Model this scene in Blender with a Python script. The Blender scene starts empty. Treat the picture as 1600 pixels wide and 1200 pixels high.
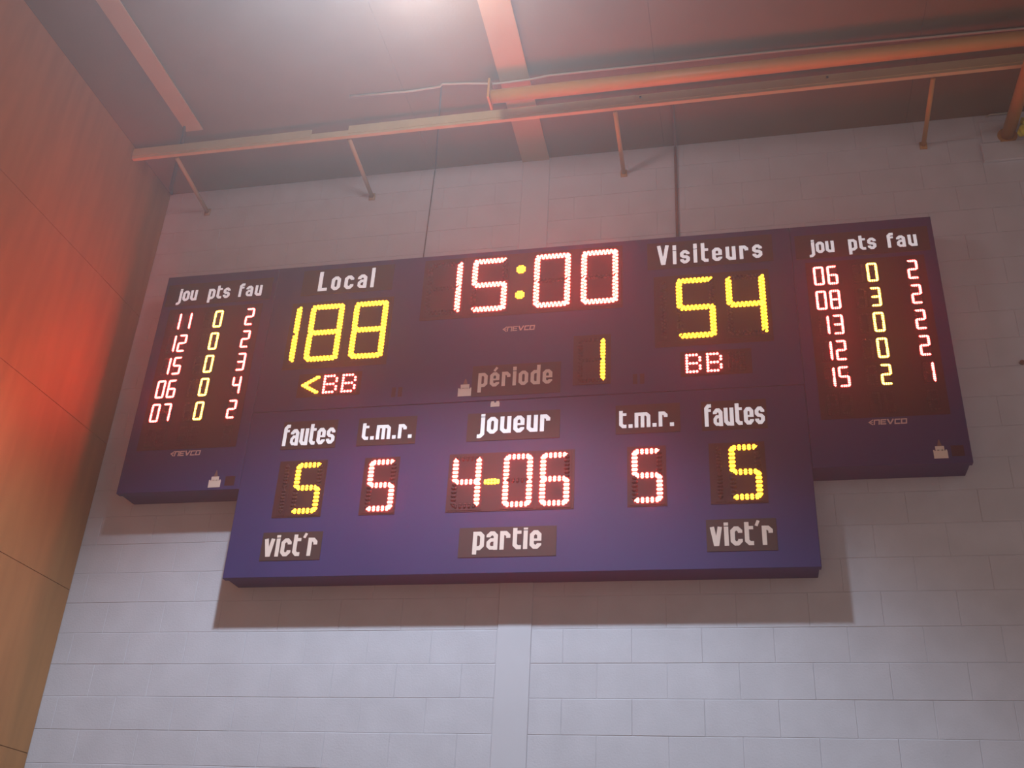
import bpy, math, random
from mathutils import Matrix, Vector
random.seed(7)

# ------------------------------------------------------------------ camera, world, lights, exposure
H = 6.0                                    # the boards' top edge stands 6 m above the gym floor
scn = bpy.context.scene
camd = bpy.data.cameras.new('camera')
cam = bpy.data.objects.new('camera', camd)
scn.collection.objects.link(cam)
scn.camera = cam
camd.sensor_width = 36.0
camd.lens = 1649.57 / 1600 * 36.0
camd.clip_start = 0.05
R_ = Vector((0.9788755, 0.1987428, 0.0480009))
U_ = Vector((0.0538938, -0.4772833, 0.8770953))
F_ = Vector((-0.1972264, 0.8559801, 0.4779119))
M = Matrix.Identity(4)
for i in range(3):
    M[i][0] = R_[i]; M[i][1] = U_[i]; M[i][2] = -F_[i]
M[0][3], M[1][3], M[2][3] = 4.06949, -6.15129, -4.39600 + H
cam.matrix_world = M

world = bpy.data.worlds.new('gym_ambient')
scn.world = world
world.use_nodes = True
bg = world.node_tree.nodes['Background']
bg.inputs[0].default_value = (0.66, 0.575, 0.535, 1)
bg.inputs[1].default_value = 0.54

def lamp(name, kind, loc, power, color, rot=(0, 0, 0), **kw):
    d = bpy.data.lights.new(name, kind)
    d.energy = power; d.color = color
    for k, v in kw.items():
        setattr(d, k, v)
    o = bpy.data.objects.new(name, d)
    o.location = loc
    o.rotation_euler = rot
    scn.collection.objects.link(o)
    return o
# high-bay lamp hanging from the roof in front of the boards: its reflector cuts the cone off sideways
lamp('high_bay_lamp', 'SPOT', (2.43, -2.95, 0.95 + H), 1380, (0.70, 0.86, 1.0),
     rot=(0, math.radians(3), 0), spot_size=math.radians(110), spot_blend=0.45, shadow_soft_size=0.13)
# added fill light that brightens the roof deck, with no fixture of its own
lamp('added_deck_fill', 'POINT', (2.42, -2.02, 0.60 + H), 30, (1.0, 0.88, 0.86), shadow_soft_size=0.2)
# added unseen red spot, set low in the room to redden the side wall
dv = Vector((-0.32, -1.22, -1.32)) - Vector((0.75, -2.45, -4.3))
lamp('added_red_spot', 'SPOT', (0.75, -2.45, -4.3 + H), 540, (1.0, 0.012, 0.006), rot=dv.to_track_quat('-Z', 'Y').to_euler(),
     spot_size=math.radians(27), spot_blend=1.0, shadow_soft_size=0.15)

vs = scn.view_settings
vs.view_transform = 'Standard'; vs.look = 'None'; vs.gamma = 1.0; vs.use_curve_mapping = False
vs.exposure = 0.0
scn.cycles.use_denoising = True
scn.cycles.max_bounces = 6
scn.cycles.sample_clamp_indirect = 4.0

# ------------------------------------------------------------------ materials
def mat(name, col, rough=0.6, metal=0.0, noise=0.0, scale=8.0, bump=0.0, bscale=60.0, spec=0.5, streak=None):
    m = bpy.data.materials.new(name)
    m.use_nodes = True
    nt = m.node_tree; N = nt.nodes; Lk = nt.links
    b = N['Principled BSDF']
    b.inputs['Base Color'].default_value = (*col, 1)
    b.inputs['Roughness'].default_value = rough
    b.inputs['Metallic'].default_value = metal
    b.inputs['Specular IOR Level'].default_value = spec
    tc = N.new('ShaderNodeTexCoord')
    geo = N.new('ShaderNodeNewGeometry')
    src = geo.outputs['Position']
    if streak:
        mp = N.new('ShaderNodeMapping'); mp.inputs['Scale'].default_value = streak
        Lk.new(src, mp.inputs['Vector']); src = mp.outputs['Vector']
    if noise:
        n = N.new('ShaderNodeTexNoise'); n.inputs['Scale'].default_value = scale; n.inputs['Detail'].default_value = 5
        Lk.new(src, n.inputs['Vector'])
        cr = N.new('ShaderNodeValToRGB')
        cr.color_ramp.elements[0].position = 0.3; cr.color_ramp.elements[1].position = 0.7
        cr.color_ramp.elements[0].color = (*[c * (1 - noise) for c in col], 1)
        cr.color_ramp.elements[1].color = (*[min(1, c * (1 + noise)) for c in col], 1)
        Lk.new(n.outputs['Fac'], cr.inputs['Fac']); Lk.new(cr.outputs['Color'], b.inputs['Base Color'])
    if bump:
        n2 = N.new('ShaderNodeTexNoise'); n2.inputs['Scale'].default_value = bscale; n2.inputs['Detail'].default_value = 4
        Lk.new(geo.outputs['Position'], n2.inputs['Vector'])
        bp = N.new('ShaderNodeBump'); bp.inputs['Strength'].default_value = bump; bp.inputs['Distance'].default_value = 0.004
        Lk.new(n2.outputs['Fac'], bp.inputs['Height']); Lk.new(bp.outputs['Normal'], b.inputs['Normal'])
    return m

def led_mat(name, col, strength):
    m = bpy.data.materials.new(name); m.use_nodes = True
    b = m.node_tree.nodes['Principled BSDF']
    b.inputs['Base Color'].default_value = (0.3, 0.05, 0.04, 1)
    b.inputs['Emission Color'].default_value = (*col, 1)
    b.inputs['Emission Strength'].default_value = strength
    return m

m_block = mat('painted_block', (0.55, 0.535, 0.60), 0.75, noise=0.05, scale=5, bump=0.35, bscale=90)
m_mortar = mat('painted_mortar', (0.56, 0.545, 0.60), 0.8, noise=0.04, scale=9)
m_pilaster = mat('painted_concrete', (0.56, 0.545, 0.61), 0.7, noise=0.03, scale=3)
m_deck = mat('brown_roof_deck', (0.185, 0.105, 0.048), 0.8, noise=0.08, scale=3, bump=0.2)
m_gap = mat('dark_gap', (0.05, 0.03, 0.025), 0.9)
m_beam = mat('tan_painted_steel', (0.42, 0.26, 0.14), 0.55, noise=0.05, scale=4)
m_orange = mat('orange_painted_steel', (0.50, 0.25, 0.065), 0.45, noise=0.06, scale=5)
m_bar = mat('khaki_painted_steel', (0.60, 0.47, 0.27), 0.5, noise=0.06, scale=6)
m_ochre = mat('ochre_wall_panel', (0.34, 0.160, 0.060), 0.5, noise=0.10, scale=2.2, streak=(6, 6, 0.6), bump=0.1)
m_trim = mat('brown_joint', (0.12, 0.05, 0.03), 0.8)
m_blue = mat('navy_enamel', (0.034, 0.031, 0.120), 0.5, spec=0.3, noise=0.04, scale=3, bump=0.03, bscale=120)
m_window = mat('dark_display_window', (0.050, 0.014, 0.016), 0.5, spec=0.3)
m_digit = mat('black_digit_module', (0.046, 0.013, 0.015), 0.55, spec=0.3)
m_plate = mat('dark_caption_plate', (0.052, 0.028, 0.026), 0.55, spec=0.3)
m_white = mat('white_vinyl', (0.92, 0.92, 0.95), 0.5)
m_cream = mat('cream_vinyl', (0.78, 0.62, 0.55), 0.5)
m_glowvinyl = mat('added_glow_vinyl', (0.92, 0.92, 0.95), 0.5)
m_glowvinyl.node_tree.nodes['Principled BSDF'].inputs['Emission Color'].default_value = (0.86, 0.90, 1.0, 1)
m_glowvinyl.node_tree.nodes['Principled BSDF'].inputs['Emission Strength'].default_value = 0.42  # emission added to the plain white lettering to make it brighter
m_logo = mat('grey_pink_vinyl', (0.62, 0.46, 0.44), 0.5)
m_spire = mat('brown_vinyl', (0.20, 0.10, 0.08), 0.6)
m_conduit = mat('brown_conduit', (0.20, 0.10, 0.075), 0.5)
m_cable = mat('grey_cable', (0.45, 0.40, 0.33), 0.5)
m_darkcable = mat('dark_cable', (0.10, 0.08, 0.08), 0.6)
m_yellow = mat('yellow_strap', (0.62, 0.55, 0.02), 0.5)
m_floor = mat('maple_floor', (0.45, 0.30, 0.18), 0.35, noise=0.1, scale=2, streak=(8, 0.6, 1))
m_off = mat('unlit_diode', (0.060, 0.019, 0.020), 0.6, spec=0.3)
m_red = led_mat('red_diode', (1.0, 0.045, 0.030), 58)
m_redsmall = led_mat('red_diode_small', (1.0, 0.038, 0.031), 72)
m_amberwing = led_mat('amber_diode_tiny', (1.0, 0.40, 0.035), 30)
m_amber = led_mat('amber_diode', (1.0, 0.36, 0.008), 17)
m_ambersmall = led_mat('amber_diode_small', (1.0, 0.38, 0.010), 20)

# ------------------------------------------------------------------ mesh helpers
class MB:
    def __init__(s): s.v = []; s.f = []
    def quad(s, *p):
        n = len(s.v); s.v += [tuple(q) for q in p]; s.f.append(tuple(range(n, n + len(p))))
    def box(s, x0, x1, y0, y1, z0, z1, bev=0.0, top=None, bot=None):
        if bev <= 0:
            n = len(s.v)
            s.v += [(x, y, z) for x in (x0, x1) for y in (y0, y1) for z in (z0, z1)]
            s.f += [tuple(n + i for i in q) for q in ((0, 1, 3, 2), (4, 6, 7, 5), (0, 4, 5, 1), (2, 3, 7, 6), (0, 2, 6, 4), (1, 5, 7, 3))]
            return
        # front (y0 side) edges chamfered
        n = len(s.v); b = bev; bt = b if top is None else top; bb = b if bot is None else bot
        s.v += [(x0, y1, z0), (x1, y1, z0), (x1, y1, z1), (x0, y1, z1),
                (x0, y0 + b, z0), (x1, y0 + b, z0), (x1, y0 + b, z1), (x0, y0 + b, z1),
                (x0 + b, y0, z0 + bb), (x1 - b, y0, z0 + bb), (x1 - b, y0, z1 - bt), (x0 + b, y0, z1 - bt)]
        q = [(3, 2, 1, 0), (8, 9, 10, 11)]
        for i in range(4):
            j = (i + 1) % 4
            q += [(i, j, 4 + j, 4 + i), (4 + i, 4 + j, 8 + j, 8 + i)]
        s.f += [tuple(n + i for i in t) for t in q]
    def tube(s, pts, r, seg=12, cap=True):
        pts = [Vector(p) for p in pts]; rings = []
        for i, p in enumerate(pts):
            d = (pts[min(i + 1, len(pts) - 1)] - pts[max(i - 1, 0)]).normalized()
            up = Vector((0, 0, 1)) if abs(d.z) < 0.9 else Vector((1, 0, 0))
            a = d.cross(up).normalized(); b = a.cross(d)
            n = len(s.v)
            s.v += [tuple(p + a * (r * math.cos(2 * math.pi * k / seg)) + b * (r * math.sin(2 * math.pi * k / seg))) for k in range(seg)]
            rings.append(n)
        for i in range(len(rings) - 1):
            for k in range(seg):
                s.f.append((rings[i] + k, rings[i] + (k + 1) % seg, rings[i + 1] + (k + 1) % seg, rings[i + 1] + k))
        if cap:
            s.f.append(tuple(rings[0] + k for k in range(seg))[::-1]); s.f.append(tuple(rings[-1] + k for k in range(seg)))
    def prism(s, poly, y0, y1):                         # polygon in (x,z), front at y0
        n = len(s.v); k = len(poly)
        s.v += [(x, y0, z) for x, z in poly] + [(x, y1, z) for x, z in poly]
        s.f.append(tuple(range(n, n + k)))
        s.f.append(tuple(range(n + 2 * k - 1, n + k - 1, -1)))
        for i in range(k):
            j = (i + 1) % k
            s.f.append((n + i, n + k + i, n + k + j, n + j))
    def dome(s, x, z, r, y=0.0, h=None, seg=6, sx=1.0, sz=1.0):
        h = h or r * 0.9; n = len(s.v)
        for rr, yy in ((1.0, 0.0), (0.72, 0.7)):
            s.v += [(x + sx * r * rr * math.cos(2 * math.pi * k / seg), y - h * yy, z + sz * r * rr * math.sin(2 * math.pi * k / seg)) for k in range(seg)]
        s.v.append((x, y - h, z))
        for k in range(seg):
            j = (k + 1) % seg
            s.f.append((n + k, n + j, n + seg + j, n + seg + k)); s.f.append((n + seg + k, n + seg + j, n + 2 * seg))
    def mesh(s, name, m, smooth=False):
        me = bpy.data.meshes.new(name)
        me.from_pydata(s.v, [], s.f)
        me.materials.append(m)
        import bmesh
        bm = bmesh.new(); bm.from_mesh(me); bmesh.ops.recalc_face_normals(bm, faces=bm.faces)
        bm.to_mesh(me); bm.free()
        if smooth:
            for p in me.polygons: p.use_smooth = True
        return me

COL = scn.collection
def link(name, me, parent=None, loc=(0, 0, 0)):
    o = bpy.data.objects.new(name, me); COL.objects.link(o)
    if parent: o.parent = parent
    o.location = loc
    return o
def build(name, mb, m, parent=None, base=(0, 0, 0), smooth=False):
    """mesh given in world coordinates; base = world position of the parent (or own origin)."""
    bx, by, bz = base
    mb.v = [(x - bx, y - by, z - bz) for x, y, z in mb.v]
    return link(name, mb.mesh(name, m, smooth), parent, (0, 0, 0) if parent else base)
def thing(name, label, cat, loc, group=None):
    o = link(name, None, None, loc); o['label'] = label; o['category'] = cat
    if group: o['group'] = group
    return o
def tag(o, label, cat, group=None):
    o['label'] = label; o['category'] = cat
    if group: o['group'] = group
    return o
def struct(o): o['kind'] = 'structure'; return o

# ------------------------------------------------------------------ the setting
XC, ZC = -0.32, 1.002 + H                 # corner with the side wall, height of the roof deck
XR = 9.0
PX0, PX1 = 2.646, 2.855                   # smooth pilaster in the block wall
mb = MB(); mb.box(XC - 0.2, XR, 0.0022, 0.30, 0.0, ZC + 0.3)
wall = struct(build('wall_back', mb, m_mortar))
mb = MB(); mb.box(PX0, PX1, -0.004, 0.01, 0.0, ZC, 0.003)
build('pilaster', mb, m_pilaster, wall)

C0, CH, CL, J = -2.856 + H, 0.2032, 0.4064, 0.0012
far = MB(); cache = {}; nblk = 0
for k in range(18, -16, -1):
    z0 = C0 + CH * k + J / 2; z1 = z0 + CH - J
    if z0 < 0: break
    off = 3.658 if k % 2 else 3.658 + CL / 2
    n0 = int((XC - off) // CL) - 1
    for n in range(n0, 16):
        a = off + n * CL + J / 2; b = a + CL - J
        for (lo, hi) in ((XC, PX0 - J / 2), (PX1 + J / 2, XR)):
            x0, x1 = max(a, lo), min(b, hi)
            if x1 - x0 < 0.03 or x0 > XR: continue
            zz0, zz1 = z0 - H, z1 - H
            if zz1 > 0.99: zz = 1
            hidden = (x0 > 0.03 and x1 < 5.41 and zz0 > -1.70 and zz1 < 0.02) or (x0 > 0.92 and x1 < 4.52 and zz0 > -2.32 and zz1 < 0.02)
            if hidden: continue
            if x0 > 6.35 or zz1 < -3.62:
                far.box(x0, x1, 0.0, 0.006, z0, z1, 0.0022, 0.0050, 0.0005); continue
            w = round(x1 - x0, 4)
            if w not in cache:
                q = MB(); q.box(0, w, 0, 0.006, 0, CH - J, 0.0022, 0.0050, 0.0005); cache[w] = q.mesh('block', m_block)
            link('block', cache[w], wall, (x0, 0.0005 * math.sin(n * 7.1 + k * 3.3) - 0.0004, z0)); nblk += 1
o = build('block_field', far, m_block, wall); o['kind'] = 'stuff'
print('blocks', nblk)
# raised bearing blocks under the roof at the right
mb = MB(); mb.box(5.90, 6.60, -0.022, 0.002, H + 0.572, H + 0.735, 0.006)
build('bearing_block', mb, m_block, wall)
mb = MB(); mb.box(5.92, 6.60, -0.012, 0.002, H + 0.745, H + 0.935, 0.006)
build('bearing_block', mb, m_block, wall)

q = MB(); q.tube([(5.876, -0.012, H - 1.011), (5.876, 0.002, H - 1.011)], 0.016, 8)
build('wall_anchor', q, m_conduit, wall)
# side wall in large ochre panels
mb = MB(); mb.box(XC - 0.3, XC - 0.012, -9.0, 0.3, 0.0, ZC + 0.3)
wl_ = struct(build('wall_left', mb, m_trim))
zs = [ZC, H - 0.19, H - 1.275, H - 2.36, H - 3.412, H - 4.48, H - 5.5, 0.0]
for i in range(len(zs) - 1):
    for (y0, y1) in ((-3.66, -0.001), (-7.4, -3.664)):
        q = MB()
        q.box(XC - 0.012, XC, y0, y1, zs[i + 1] + 0.002, zs[i] - 0.002)
        build('panel', q, m_ochre, wl_)
# roof deck in sheets
mb = MB(); mb.box(XC - 0.3, XR, -9.0, 0.3, ZC + 0.012, ZC + 0.1)
ceil = struct(build('ceiling', mb, m_gap))
xs = [XC, 1.94, 3.72, 5.44, 7.25, XR]
for i in range(len(xs) - 1):
    for (y0, y1) in ((-3.0, 0.0), (-6.0, -3.003), (-9.0, -6.003)):
        q = MB(); q.box(xs[i] + 0.001, xs[i + 1] - 0.001, y0, y1, ZC, ZC + 0.012)
        build('deck_sheet', q, m_deck, ceil)
mb = MB(); mb.box(XC - 0.3, XR, -12.0, 0.3, -0.1, 0.0)
struct(build('floor', mb, m_floor))

# ------------------------------------------------------------------ roof steel
def beam(xa, xb, xc, xd, yend, ystart, z, label):
    """flat-bottomed roof beam: left/right edge at yend (xa,xb) and at ystart (xc,xd)"""
    t = thing('roof_beam', label, 'beam', ((xa + xb) / 2, yend, z))
    fl, web = MB(), MB()
    def slab(q, x0, x1, x2, x3, z0, z1):
        n = len(q.v)
        q.v += [(x0, yend, z0), (x1, yend, z0), (x3, ystart, z0), (x2, ystart, z0), (x0, yend, z1), (x1, yend, z1), (x3, ystart, z1), (x2, ystart, z1)]
        q.f += [tuple(n + i for i in u) for u in ((3, 2, 1, 0), (4, 5, 6, 7), (0, 1, 5, 4), (1, 2, 6, 5), (2, 3, 7, 6), (3, 0, 4, 7))]
    slab(fl, xa, xb, xc, xd, z, z + 0.012)
    ma, mc = (xa + xb) / 2, (xc + xd) / 2
    slab(web, ma - 0.006, ma + 0.006, mc - 0.006, mc + 0.006, z + 0.012, ZC)
    build('flange', fl, m_beam, t, t.location); build('web', web, m_beam, t, t.location)
    return t
k = (ZC - 0.03)
beam(0.185, 0.325, 0.150, 0.375, -0.72, -9.0, ZC - 0.03, 'tan roof beam close to the ochre side wall')
beam(2.640, 2.850, 2.70, 2.91, -0.002, -9.0, ZC - 0.022, 'wide tan roof beam over the pilaster, behind the rail')

# long khaki rail hung off the wall, with four rods back to the wall
ry, rz = -0.60, H + 0.877
t = thing('wall_rail', 'long khaki steel rail parallel to the block wall on four rods, above the scoreboards', 'rail', (2.7, ry, rz))
q = MB(); q.box(-0.31, XR, ry, ry + 0.004, rz, rz + 0.052); q.box(-0.31, XR, ry, ry + 0.030, rz - 0.004, rz)
build('angle_bar', q, m_bar, t, t.location)
for x0, x1, h in ((-0.31, 1.155, 0.088), (1.446, 3.56, 0.088), (3.563, XR, 0.086)):
    q = MB(); q.box(x0, x1, ry - 0.006, ry - 0.0005, rz + 0.016, rz + h)
    build('face_plate', q, m_bar, t, t.location)
for x in (0.058, 1.452, 3.419, 5.531):
    q = MB(); q.tube([(x, -0.001, H + 0.775), (x, ry + 0.03, rz - 0.018)], 0.016, 10)
    q.box(x - 0.024, x + 0.024, -0.012, -0.0008, H + 0.745, H + 0.805)
    build('rod', q, m_orange if x > 3 else m_beam, t, t.location, True)
for x in (3.60, 4.86):
    q = MB(); q.tube([(x, ry - 0.012, rz + 0.06), (x, ry - 0.004, rz + 0.06)], 0.008, 8)
    build('bolt', q, m_gap, t, t.location)

# orange pipe frame
pz, py = H + 0.85, -0.855
t = thing('pipe_frame', 'orange pipe frame under the roof deck, flanged to the wall at the right edge', 'pipe', (2.585, py, pz))
q = MB(); q.tube([(2.59, py, pz), (XR, py, pz)], 0.048, 16); build('cross_pipe', q, m_orange, t, t.location, True)
q = MB(); q.box(2.575, 2.59, py - 0.065, py + 0.065, pz - 0.06, ZC - 0.035); build('end_plate', q, m_orange, t, t.location)
q = MB(); q.tube([(6.085, -0.012, H + 0.79), (6.11, -2.2, H + 0.80)], 0.042, 16); build('pipe', q, m_orange, t, t.location, True)
q = MB(); q.tube([(6.085, -0.013, H + 0.79), (6.085, -0.0005, H + 0.79)], 0.066, 18); build('flange', q, m_orange, t, t.location)
for a in (0.5, 2.1, 3.7, 5.3):
    q = MB(); q.tube([(6.085 + 0.055 * math.cos(a), -0.020, H + 0.79 + 0.055 * math.sin(a)), (6.085 + 0.055 * math.cos(a), -0.013, H + 0.79 + 0.055 * math.sin(a))], 0.008, 6)
    build('bolt', q, m_orange, t, t.location)
q = MB()
pts = []
for i in range(26):
    a = i / 25 * 2 * math.pi * 1.45
    pts.append((6.180 + 0.035 * math.sin(a * 1.3) , -0.05 - 0.004 * i, H + 0.82 + 0.060 * math.cos(a) - 0.003 * i))
q.tube(pts, 0.022, 8)
q.tube([pts[-1], (6.195, -0.08, H + 0.70), (6.215, -0.06, H + 0.60)], 0.018, 8)
tag(build('yellow_strap', q, m_yellow, None, (6.22, -0.05, H + 0.8), True), 'yellow coiled strap by the wall at the right edge, next to the orange pipe', 'strap')

# thin lines
def cable(name, pts, r, m, label, cat):
    q = MB(); q.tube(pts, r, 8); return tag(build(name, q, m, None, pts[0], True), label, cat)
cable('ceiling_cable', [(1.54, -0.868, ZC - .008), (2.0, -0.855, ZC - .012), (2.21, -0.862, ZC - .006), (2.235, -0.885, ZC - .008), (2.40, -0.868, ZC - .010), (2.62, -0.855, ZC - .033),
      (2.86, -0.860, ZC - .033), (3.0, -0.857, ZC - .012), (4.47, -0.842, ZC - .012), (6.07, -0.80, ZC - .012), (XR, -0.76, ZC - .012)], 0.0075, m_cable,
      'thin pale cable along the roof deck behind the thick orange pipe', 'cable')
cable('conduit', [(3.812, -0.50, ZC - .012), (3.806, -0.02, ZC - .012), (3.803, -0.013, ZC - .03), (3.797, -0.013, H + 0.004)], 0.0105, m_conduit,
      'brown vertical conduit from the roof down to the top of the clock board', 'conduit')
cable('thin_cord', [(2.227, -0.88, ZC - .008), (1.946, -0.01, ZC - .008), (1.943, -0.006, ZC - .03), (1.921, -0.006, H + 0.004)], 0.0045, m_darkcable,
      'thin dark cord down the wall to the clock board, between two rods', 'cord')
cable('corner_cable', [(0.205, -0.78, ZC - .02), (0.16, -0.70, ZC - .03), (-0.10, -0.33, ZC - .02), (-0.25, -0.12, ZC - .04), (-0.30, -0.02, ZC - .01)], 0.013, m_darkcable,
      'short dark cable in the roof corner above the block wall', 'cable')
cable('wall_hook', [(5.98, -0.003, H + 0.985), (6.0, -0.02, H + 0.985), (6.15, -0.02, H + 0.985)], 0.006, m_cable,
      'small wire hook at the wall top near the orange support pipe', 'hook')

# ------------------------------------------------------------------ lettering (stroke glyphs, x-height = 1)
T = 0.22; A0 = T / 2; W0 = 0.60; K = 0.13
def glyph(ch, A, D):
    """returns width and strokes: (points, thickness, closed)"""
    t, a, w, b = T, A0, W0, W0 - A0
    S = []
    if ch == 'o' or ch == 'O':
        h = 1 if ch == 'o' else A
        S.append(([(a + K, a), (b - K, a), (b, a + K), (b, h - a - K), (b - K, h - a), (a + K, h - a), (a, h - a - K), (a, a + K)], t, True))
    elif ch == 'c':
        S.append(([(b, .66), (b, 1 - a - K), (b - K, 1 - a), (a + K, 1 - a), (a, 1 - a - K), (a, a + K), (a + K, a), (b - K, a), (b, a + K), (b, .34)], t, False))
    elif ch in 'eé':
        S.append(([(b, .30), (b, a + K), (b - K, a), (a + K, a), (a, a + K), (a, 1 - a - K), (a + K, 1 - a), (b - K, 1 - a), (b, 1 - a - K), (b, .43)], t, False))
        S.append(([(t, .49), (w - t, .49)], .12, False))
        if ch == 'é': S.append(([(w * .42, 1.08), (w * .72, 1.34)], .15, False))
    elif ch == 'a':
        S.append(([(a, .68), (a, 1 - a - K), (a + K, 1 - a), (b - K, 1 - a), (b, 1 - a - K), (b, 0)], t, False))
        S.append(([(w - t, .53), (a + K, .53), (a, .53 - K), (a, a + K * .8), (a + K * .8, a), (w - t, a)], t * .85, False))
    elif ch == 'l':
        w = t; S.append(([(a, 0), (a, A)], t, False))
    elif ch == 'i':
        w = t; S.append(([(a, 0), (a, 1)], t, False)); S.append(([(a, 1.05), (a, A * 0.97)], t, False))
    elif ch == 't':
        w = .46; S.append(([(a + .02, A * .97), (a + .02, a + K), (a + K + .02, a), (w, a)], t, False)); S.append(([(t + .02, 1 - a * .8), (w, 1 - a * .8)], t * .8, False))
    elif ch == 'u':
        S.append(([(a, 1), (a, a + K), (a + K, a), (w - t, a)], t, False)); S.append(([(b, 0), (b, 1)], t, False))
    elif ch == 'r':
        w = .54; S.append(([(a, 0), (a, 1)], t, False)); S.append(([(t, 1 - a), (w - a - K, 1 - a), (w - a, 1 - a - K), (w - a, .62)], t, False))
    elif ch == 's':
        S.append(([(b, .68), (b, 1 - a - K), (b - K, 1 - a), (a + K, 1 - a), (a, 1 - a - K), (a, .60), (a + .10, .51), (b - .10, .49), (b, .40), (b, a + K), (b - K, a), (a + K, a), (a, a + K), (a, .32)], t * .95, False))
    elif ch == 'p':
        S.append(([(a, D), (a, 1)], t, False)); S.append(([(t, 1 - a), (b - K, 1 - a), (b, 1 - a - K), (b, a + K), (b - K, a), (t, a)], t, False))
    elif ch == 'd':
        S.append(([(b, 0), (b, A)], t, False)); S.append(([(w - t, a), (a + K, a), (a, a + K), (a, 1 - a - K), (a + K, 1 - a), (w - t, 1 - a)], t, False))
    elif ch == 'j':
        w = .40; x = w - a; S.append(([(x, 1), (x, D + a + K), (x - K, D + a), (0, D + a)], t, False)); S.append(([(x, 1.05), (x, 1.2)], t, False))
    elif ch == 'f':
        w = .44; S.append(([(a, 0), (a, A - a - K), (a + K, A - a), (w, A - a)], t, False)); S.append(([(t, 1 - a), (w * .95, 1 - a)], t * .75, False))
    elif ch == 'm':
        w = .94; S.append(([(a, 0), (a, 1)], t, False)); S.append(([(t, 1 - a), (w - a - K, 1 - a), (w - a, 1 - a - K), (w - a, 0)], t, False)); S.append(([(w / 2, 0), (w / 2, 1 - t)], t, False))
    elif ch in 'vV':
        h = 1 if ch == 'v' else A; w = .62 if ch == 'v' else .74
        S.append(([(a, h), (w / 2 - .02, .02)], t, False)); S.append(([(w - a, h), (w / 2 + .02, .02)], t, False)); S.append(([(w / 2, 0), (w / 2, .2)], t * 1.1, False))
    elif ch == 'L':
        w = .58; S.append(([(a, 0), (a, A)], t * 1.1, False)); S.append(([(t, a), (w, a)], t, False))
    elif ch == '.':
        w = t * 1.1; S.append(([(w / 2, 0), (w / 2, t * 1.1)], w, False))
    elif ch == "'":
        w = .24; S.append(([(.06, 1.0), (.18, A * 1.02)], .15, False))
    elif ch == 'N':
        w = 1.0; S.append(([(a, 0), (a, 1 - a), (w - a, 1 - a), (w - a, 0)], .20, False))
    elif ch == 'E':
        w = .95; S.append(([(w, a), (a, a), (a, 1 - a), (w, 1 - a)], .20, False)); S.append(([(a, .5), (w * .9, .5)], .16, False))
    elif ch == 'Y':                                                    # wide V of the maker's mark
        w = 1.15; S.append(([(a, 1), (w / 2, .06)], .24, False)); S.append(([(w - a, 1), (w / 2, .06)], .24, False))
    elif ch == 'C':
        w = .95; S.append(([(w, 1 - a), (a, 1 - a), (a, a), (w, a)], .20, False))
    elif ch == 'Q':
        w = 1.0; S.append(([(a, a), (w - a, a), (w - a, 1 - a), (a, 1 - a)], .20, True))
    elif ch == '<':
        w = 0.75; S.append(([(w, 0.98), (.08, .5), (w, .02)], .16, False)); S.append(([(.35, .5), (w, .5)], .12, False))
    return w, S

def stroke_polys(pts, th, closed):
    n = len(pts); P = [Vector((p[0], p[1])) for p in pts]; L, Rr = [], []
    for i in range(n):
        if closed: d0 = (P[i] - P[i - 1]).normalized(); d1 = (P[(i + 1) % n] - P[i]).normalized()
        else:
            d0 = (P[i] - P[i - 1]).normalized() if i else (P[1] - P[0]).normalized()
            d1 = (P[i + 1] - P[i]).normalized() if i < n - 1 else d0
        nm = Vector((-(d0.y + d1.y), d0.x + d1.x))
        nm.normalize(); c = max(0.45, nm.dot(Vector((-d0.y, d0.x))))
        L.append(P[i] + nm * (th / 2 / c)); Rr.append(P[i] - nm * (th / 2 / c))
    out = []
    for i in range(n if closed else n - 1):
        j = (i + 1) % n
        out.append([Rr[i], Rr[j], L[j], L[i]])
    return out

def lettering(text, x0, x1, zb, zx, zasc, zdesc, yf, m, parent, base, slant=0.0, name='lettering'):
    """text between x0 and x1, baseline zb, x-height line zx, ascender line zasc, descender line zdesc; front face at yf"""
    xh = zx - zb; A = (zasc - zb) / xh; D = (zdesc - zb) / xh
    gl = [glyph(c, A, D) for c in text]
    nat = sum(g[0] for g in gl) * xh; n = len(gl)
    sp = (x1 - x0 - nat) / (n - 1); sc = 1.0
    if sp < 0.09 * xh:
        sc = (x1 - x0 - 0.09 * xh * (n - 1)) / nat; sp = 0.09 * xh
    mbk = MB(); x = x0; lay = 0
    for w, S in gl:
        for pts, th, cl in S:
            q = [(px * sc, pz_) for px, pz_ in pts]
            for poly in stroke_polys(q, th * (0.5 + 0.5 * sc), cl):
                mbk.prism([(x + p.x * xh + slant * p.y * xh, zb + p.y * xh) for p in poly], yf - 0.00008 * lay, yf + 0.0015)
            lay = (lay + 1) % 5
        x += w * sc * xh + sp
    return build(name, mbk, m, parent, base)

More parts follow.
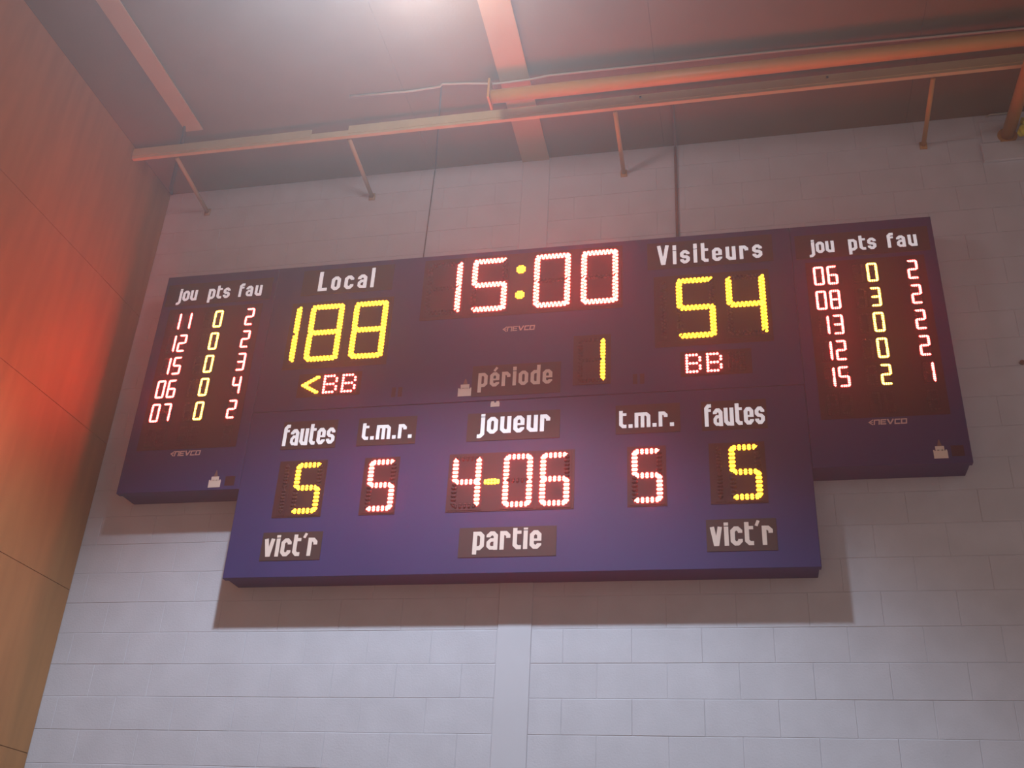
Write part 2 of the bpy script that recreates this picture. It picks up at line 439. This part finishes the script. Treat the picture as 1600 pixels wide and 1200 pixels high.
# ------------------------------------------------------------------ LED digits
def seg_specs(w, h, s):
    """centre, length, horizontal? for segments a..g in a digit w x h whose stroke is s"""
    iw, ih = w - s, (h - s) / 2
    return {'a': (w / 2, h - s / 2, iw, True), 'g': (w / 2, h / 2, iw, True), 'd': (w / 2, s / 2, iw, True),
            'f': (s / 2, h / 2 + ih / 2, ih, False), 'b': (w - s / 2, h / 2 + ih / 2, ih, False),
            'e': (s / 2, h / 2 - ih / 2, ih, False), 'c': (w - s / 2, h / 2 - ih / 2, ih, False)}
ON = {'0': 'abcdef', '1': 'bc', '2': 'abged', '3': 'abgcd', '4': 'fgbc', '5': 'afgcd', '6': 'afgedc', '7': 'abc', '8': 'abcdefg', '9': 'abcdfg', ' ': '', '-': 'g'}
seg_cache = {}
def seg_mesh(length, horiz, s, pitch, stag, m, seg, elong=1.0):
    key = (round(length, 4), horiz, s, pitch, stag, m.name)
    if key in seg_cache: return seg_cache[key]
    q = MB(); n = max(2, round((length - 0.02 * s) / pitch)); p = length / n
    r = s * (0.275 if stag else 0.31); row = s * (0.24 if stag else 0.20)
    for side in (-1, 1):
        cnt = n if not stag or side < 0 else n + 1
        for i in range(cnt):
            if stag:
                u = (i - (cnt - 1) / 2) * p
            else:
                u = (i - (n - 1) / 2) * p
            if abs(u) > length / 2 + r * .2: continue
            edge = abs(u) > length / 2 - 0.6 * p
            v = side * row * (0.8 if edge else 1)
            q.dome(u if horiz else v, v if horiz else u, r, 0, r * 0.8, seg, *((min(1.0, p * .46 / r), elong) if horiz else (elong, min(1.0, p * .46 / r))))
    if not stag:      # pointed segment ends
        for e in (-1, 1):
            u = e * (length / 2 - 0.0 * p)
            q.dome(u if horiz else 0, 0 if horiz else u, r * .8, 0, r * 0.7, seg)
    seg_cache[key] = q.mesh('segment', m)
    return seg_cache[key]

def digit(ch, x, z, w, h, s, pitch, stag, m, root, yf, segn=6, only=None, plate=True, colour='red', elong=1.0):
    """x,z = lower-left corner in world"""
    base = root.location
    q = MB(); p = s * 0.35
    q.box(x - p, x + w + p, yf - 0.003, yf - 0.0004, z - p, z + h + p)
    for wx0, wx1, wz0, wz1 in ((x + s, x + w - s, z + s, z + h / 2 - s / 2), (x + s, x + w - s, z + h / 2 + s / 2, z + h - s)):
        q.box(wx0 + .1 * s, wx1 - .1 * s, yf - 0.0036, yf - 0.0028, wz0 + .1 * s, wz1 - .1 * s)
    d = build('digit', q, m_digit, root, base)
    names = {'0': 'zero', '1': 'one', '2': 'two', '3': 'three', '4': 'four', '5': 'five', '6': 'six', '7': 'seven', '8': 'eight', ' ': ''}
    if ch != ' ': d['label'] = 'digit lit %s showing %s' % (colour, names[ch])
    else: d['label'] = 'unlit dark digit'
    lit = ON[ch]
    for k_, (cx, cz, ln, hz) in seg_specs(w, h, s).items():
        if only and k_ not in only: continue
        mm = m if k_ in lit else m_off
        me = seg_mesh(ln - 0.10 * s, hz, s, pitch, stag, mm, segn, elong)
        link('segment', me, d, (x + cx - base[0], yf - 0.003 - base[1], z + cz - base[2]))
    return d

FONT5 = {'B': ['1111.', '1...1', '1...1', '1111.', '1...1', '1...1', '1111.'],
         ' ': ['.....'] * 7}
def matrix(ch, x, z, w, h, m, root, yf, label):
    base = root.location
    q = MB(); q.box(x - .008, x + w + .008, yf - 0.003, yf - 0.0004, z - .008, z + h + .008)
    d = build('matrix_letter', q, m_digit, root, base); d['label'] = label
    on, off = MB(), MB()
    for r in range(7):
        for c in range(5):
            (on if FONT5[ch][r][c] == '1' else off).dome(x + (c + .5) * w / 5, z + h - (r + .5) * h / 7, 0.0088, yf - 0.003, .007, 6)
    if on.v: build('lit_dots', on, m, d, base)
    if ch == ' ': build('unlit_dots', off, m_off, d, base)
    return d

# ------------------------------------------------------------------ scoreboards
D_ = 0.219
def cabinet(name, label, x0, x1, z0, z1, lips='lrtb'):
    t = thing(name, label, 'scoreboard', ((x0 + x1) / 2, -D_ / 2, z0), 'scoreboard cabinets')
    b = t.location.copy()
    q = MB()
    i = {c: (0.010 if c in lips else 0.0008) for c in 'lrtb'}
    q.box(x0 + i['l'], x1 - i['r'], -D_ + 0.045, -0.0008, z0 + i['b'], z1 - i['t'])
    build('housing', q, m_blue, t, b)
    q = MB(); q.box(x0 + .0006, x1 - .0006, -D_, -D_ + 0.046, z0 + .0006, z1 - .0006, 0.003)
    build('front_panel', q, m_blue, t, b)
    return t
def window(t, x0, x1, z0, z1, name='display_window', m=None, th=0.003):
    q = MB(); q.box(x0, x1, -D_ - th, -D_ + 0.001, z0, z1)
    return build(name, q, m or m_window, t, t.location)
YF = -D_ - 0.003
def caption(t, text, px0, px1, pz0, pz1, x0, x1, zb, zx, za, zd, m):
    pl = window(t, px0, px1, pz0 + H, pz1 + H, 'caption_plate', m_plate)
    for sx in (px0 + .012, px1 - .012):
        for sz in (pz0 + .012, pz1 - .012):
            pass
    ob = lettering(text, x0, x1, zb + H, zx + H, za + H, zd + H, YF - 0.0009, m, pl, t.location)
    return pl
def maker_mark(t, x0, x1, z0, z1):
    lettering('<NEYCQ', x0, x1, z0 + H, z1 + H, z1 + H, z0 + H, -D_ - 0.0012, m_logo, t, t.location, 0.12, 'maker_mark')
def emblem(t, xc, z0, w, h, hs):
    q = MB(); y0, y1 = -D_ - 0.0015, -D_ + 0.0005
    zz = z0 + H
    q.box(xc - w / 2, xc + w / 2, y0, y1, zz, zz + h * .62)
    q.box(xc - w * .33, xc + w * .30, y0, y1, zz + h * .62, zz + h)
    for k_ in (-.45, -.15, .15, .42): q.box(xc + k_ * w - w * .05, xc + k_ * w + w * .05, y0, y1, zz + h * .62, zz + h * .70)
    e = build('emblem', q, m_cream, t, t.location)
    q = MB(); q.prism([(xc - w * .17, zz + h), (xc + w * .17, zz + h), (xc + w * .03, zz + h + hs), (xc - w * .03, zz + h + hs)], y0, y1)
    build('spire', q, m_spire, e, t.location)

Z0 = H
# upper main board: clock, scores, period
up = cabinet('clock_scoreboard', 'navy scoreboard cabinet with the red 15:00 clock and the scores 188 and 54', 0.895, 4.550, Z0 - 1.197, Z0, 'lrt')
caption(up, 'Local', 1.10, 1.79, -0.262, -0.045, 1.227, 1.650, -0.232, -0.115, -0.064, -0.26, m_glowvinyl)
caption(up, 'Visiteurs', 3.600, 4.430, -0.262, -0.045, 3.666, 4.362, -0.230, -0.121, -0.070, -0.26, m_glowvinyl)
window(up, 2.02, 3.43, Z0 - 0.545, Z0 - 0.040)
for ch, x in (('1', 2.048), ('5', 2.375), ('0', 2.818), ('0', 3.146)):
    digit(ch, x, Z0 - .507, .256, .440, .041, .0262, True, m_red, up, YF, 6)
for zc_ in (-.178, -.390):
    q = MB()
    for dx in (-2, -1, 0, 1, 2):
        for dz in (-2, -1, 0, 1, 2):
            if dx * dx + dz * dz <= 5: q.dome(2.724 + dx * .0125, Z0 + zc_ + dz * .0125, .0068, YF - .003, .006, 6)
    o = build('colon_dot', q, m_amber, up, up.location); o['label'] = 'round amber dot of the clock colon'
window(up, 1.055, 1.815, Z0 - .875, Z0 - .325)
def half_one(t, xr, z, h, s, pitch, stag, m, lit=True, colour='amber'):
    base = t.location
    q = MB(); q.box(xr - s * 1.35, xr + s * .35, YF - 0.003, YF - 0.0004, z - .3 * s, z + h + .3 * s)
    d = build('digit', q, m_digit, t, base)
    d['label'] = 'digit lit %s showing one' % colour if lit else 'unlit leading digit'
    for cz, ln in ((h * .75 - s * .1, (h - s) / 2), (h * .25 + s * .1, (h - s) / 2)):
        link('segment', seg_mesh(ln - .10 * s, False, s, pitch, stag, m if lit else m_off, 6), d, (xr - s / 2 - base[0], YF - .003 - base[1], z + cz - base[2]))
half_one(up, 1.135, Z0 - .822, .468, .041, .0262, True, m_amber)
digit('8', 1.203, Z0 - .822, .254, .468, .041, .0262, True, m_amber, up, YF, 6, colour='amber')
digit('8', 1.530, Z0 - .822, .254, .468, .041, .0262, True, m_amber, up, YF, 6, colour='amber')
window(up, 3.640, 4.390, Z0 - .875, Z0 - .325)
half_one(up, 3.722, Z0 - .822, .468, .041, .0262, True, m_amber, lit=False)
digit('5', 3.785, Z0 - .822, .254, .468, .041, .0262, True, m_amber, up, YF, 6, colour='amber')
digit('4', 4.108, Z0 - .822, .254, .468, .041, .0262, True, m_amber, up, YF, 6, colour='amber')
# bonus letters and possession arrow
window(up, 1.195, 1.650, Z0 - 1.100, Z0 - .920)
q = MB()
base = up.location
for i in range(6):
    for sgn in (-1, 1):
        for tt in (0, 1):
            q.dome(1.232 + i * .0195 + tt * .012, Z0 - 1.008 + sgn * i * .0115 , .0105, YF - .003, .008, 6)
o = build('possession_arrow', q, m_ambersmall, up, base); o['label'] = 'amber arrow pointing left'
matrix('B', 1.378, Z0 - 1.082, .108, .146, m_redsmall, up, YF, 'red letter B')
matrix('B', 1.511, Z0 - 1.082, .108, .146, m_redsmall, up, YF, 'red letter B')
window(up, 3.800, 4.245, Z0 - 1.100, Z0 - .920)
matrix('B', 3.830, Z0 - 1.080, .103, .142, m_redsmall, up, YF, 'red letter B')
matrix('B', 3.961, Z0 - 1.080, .103, .142, m_redsmall, up, YF, 'red letter B')
matrix(' ', 4.095, Z0 - 1.080, .115, .142, m_redsmall, up, YF, 'unlit arrow cell')
# period
caption(up, 'période', 2.430, 3.025, -1.165, -0.935, 2.472, 2.970, -1.097, -0.990, -0.952, -1.136, m_cream)
window(up, 3.106, 3.352, Z0 - 1.120, Z0 - .748)
digit('1', 3.136, Z0 - 1.108, .182, .338, .034, .0235, False, m_amber, up, YF, 6, colour='amber')
maker_mark(up, 2.616, 2.836, -.676, -.638)
emblem(up, 2.386, -1.156, .094, .088, .042)
for vx, vz in ((1.878, -1.134), (3.495, -1.134)):
    q = MB()
    for dx in (0.0, .045): q.box(vx + dx, vx + dx + .028, -D_ - .002, -D_ + .001, Z0 + vz, Z0 + vz + .072)
    build('vent', q, m_window, up, up.location)

# lower main board: fouls, time-outs, player
lo = cabinet('foul_scoreboard', 'navy scoreboard cabinet under the clock board showing fouls, time-outs and player 4-06', 0.895, 4.550, Z0 - 2.374, Z0 - 1.200, 'lrb')
caption(lo, 'fautes', 1.142, 1.528, -1.490, -1.284, 1.152, 1.516, -1.464, -1.340, -1.304, -1.49, m_glowvinyl)
caption(lo, 'fautes', 3.918, 4.312, -1.488, -1.288, 3.938, 4.297, -1.462, -1.338, -1.306, -1.49, m_glowvinyl)
caption(lo, 't.m.r.', 1.675, 2.077, -1.487, -1.285, 1.705, 2.051, -1.446, -1.342, -1.320, -1.49, m_glowvinyl)
caption(lo, 't.m.r.', 3.385, 3.787, -1.486, -1.285, 3.405, 3.748, -1.446, -1.342, -1.320, -1.49, m_glowvinyl)
caption(lo, 'joueur', 2.421, 3.030, -1.490, -1.291, 2.490, 2.966, -1.442, -1.322, -1.300, -1.470, m_glowvinyl)
caption(lo, "vict'r", 1.126, 1.531, -2.264, -2.076, 1.144, 1.502, -2.238, -2.118, -2.090, -2.26, m_cream)
caption(lo, "vict'r", 3.917, 4.318, -2.268, -2.072, 3.938, 4.296, -2.236, -2.118, -2.088, -2.26, m_cream)
caption(lo, 'partie', 2.423, 3.029, -2.272, -2.081, 2.512, 2.937, -2.227, -2.108, -2.086, -2.254, m_cream)
SM = dict(w=.186, h=.358, s=.036, pitch=.0265, stag=False)
def sm(ch, x, m, colour='red'):
    digit(ch, x, Z0 - 1.953, SM['w'], SM['h'], SM['s'], SM['pitch'], False, m, lo, YF, 6, colour=colour, elong=1.15)
window(lo, 1.161, 1.495, Z0 - 1.975, Z0 - 1.577)
half_one(lo, 1.238, Z0 - 1.953, .358, .036, .0235, False, m_amber, lit=False)
sm('5', 1.283, m_amber, 'amber')
window(lo, 1.751, 1.989, Z0 - 1.975, Z0 - 1.577); sm('5', 1.786, m_red)
window(lo, 2.321, 3.130, Z0 - 1.975, Z0 - 1.577)
sm('4', 2.350, m_red); sm('0', 2.680, m_red); sm('6', 2.914, m_red)
q = MB()
for i in range(5):
    for r in (-1, 1): q.dome(2.567 + i * .020, Z0 - 1.777 + r * (.010 if 0 < i < 4 else .006), .0105, YF - .001, .008, 6)
o = build('dash', q, m_ambersmall, lo, lo.location); o['label'] = 'amber dash'
window(lo, 3.456, 3.694, Z0 - 1.975, Z0 - 1.577); sm('5', 3.484, m_red)
window(lo, 3.952, 4.284, Z0 - 1.975, Z0 - 1.577)
half_one(lo, 4.028, Z0 - 1.953, .358, .036, .0235, False, m_amber, lit=False)
sm('5', 4.070, m_amber, 'amber')
q = MB(); q.box(2.567, 2.627, -D_ - .0015, -D_ + .0005, Z0 - 1.246, Z0 - 1.216)
q.box(2.570, 2.590, -D_ - .0015, -D_ + .0005, Z0 - 1.216, Z0 - 1.206); q.box(2.604, 2.624, -D_ - .0015, -D_ + .0005, Z0 - 1.216, Z0 - 1.206)
build('sticker', q, m_cream, lo, lo.location)

# player boards
def wing(name, label, x0, rows, lips):
    t = cabinet(name, label, x0 + (0 if 'l' in lips else .001), x0 + .895 - (0 if 'r' in lips else .001), Z0 - 1.764, Z0 - .0004, lips)
    hd = window(t, x0 + .025, x0 + .862, Z0 - .268, Z0 - .078, 'caption_plate', m_plate)
    for txt, a, b_ in (('jou', .112, .272), ('pts', .362, .536), ('fau', .606, .788)):
        lettering(txt, x0 + a, x0 + b_, Z0 - .229, Z0 - .138, Z0 - .112, Z0 - .258, YF - .0009, m_glowvinyl, hd, t.location)
    window(t, x0 + .078, x0 + .815, Z0 - 1.450, Z0 - .300)
    for i in range(6):
        j, p, f = rows[i]
        zc_ = Z0 - .411 - .188 * i - .073
        kw = dict(w=.068, h=.146, s=.0165, pitch=.0125, stag=False)
        for ch, cx, mm, colr in ((j[0], .155, m_redsmall, 'red'), (j[1], .240, m_redsmall, 'red'), (p[0], .401, m_amberwing, 'amber'), (p[1], .486, m_amberwing, 'amber'), (f, .733, m_redsmall, 'red')):
            digit(ch, x0 + cx - .034, zc_, kw['w'], kw['h'], kw['s'], kw['pitch'], False, mm, t, YF, 5, colour=colr)
    return t
wlft = wing('player_scoreboard', 'navy player board with yellow zeros at left, nearest the ochre side wall', 0.0,
            [('11', ' 0', '2'), ('12', ' 0', '2'), ('15', ' 0', '3'), ('06', ' 0', '4'), ('07', ' 0', '2'), ('  ', '  ', ' ')], 'ltb')
maker_mark(wlft, .340, .560, -1.502, -1.464)
emblem(wlft, .712, -1.744, .086, .078, .045)
wrgt = wing('player_scoreboard', 'navy player board at the far right end of the row, player rows 06 to 15', 4.550,
            [('06', ' 0', '2'), ('08', ' 3', '2'), ('13', ' 0', '2'), ('12', ' 0', '2'), ('15', ' 2', '1'), ('  ', '  ', ' ')], 'rtb')
maker_mark(wrgt, 4.896, 5.115, -1.499, -1.464)
emblem(wrgt, 5.275, -1.733, .078, .078, .042)
for t, x, z in ((wlft, .785, -1.735), (wrgt, 5.335, -1.722)):
    q = MB(); q.box(x, x + .070, -D_ - .001, -D_ + .001, Z0 + z, Z0 + z + .068)
    build('label_sticker', q, m_window, t, t.location)

# ------------------------------------------------------------------ haze scattering light, added to imitate lens glare and bloom
hm = bpy.data.materials.new('glare_scatter'); hm.use_nodes = True
nt = hm.node_tree; nt.nodes.clear()
out = nt.nodes.new('ShaderNodeOutputMaterial'); vsn = nt.nodes.new('ShaderNodeVolumeScatter')
vsn.inputs['Color'].default_value = (1, 1, 1, 1); vsn.inputs['Density'].default_value = 0.015; vsn.inputs['Anisotropy'].default_value = 0.78
nt.links.new(vsn.outputs[0], out.inputs['Volume'])
q = MB(); q.box(XC - 0.25, XR - 0.1, -8.9, 0.25, 0.0, ZC + 0.05)
hz = build('glare_volume', q, hm); hz['kind'] = 'stuff'; tag(hz, 'thin bright haze added through the room to imitate lens bloom', 'glare_volume')
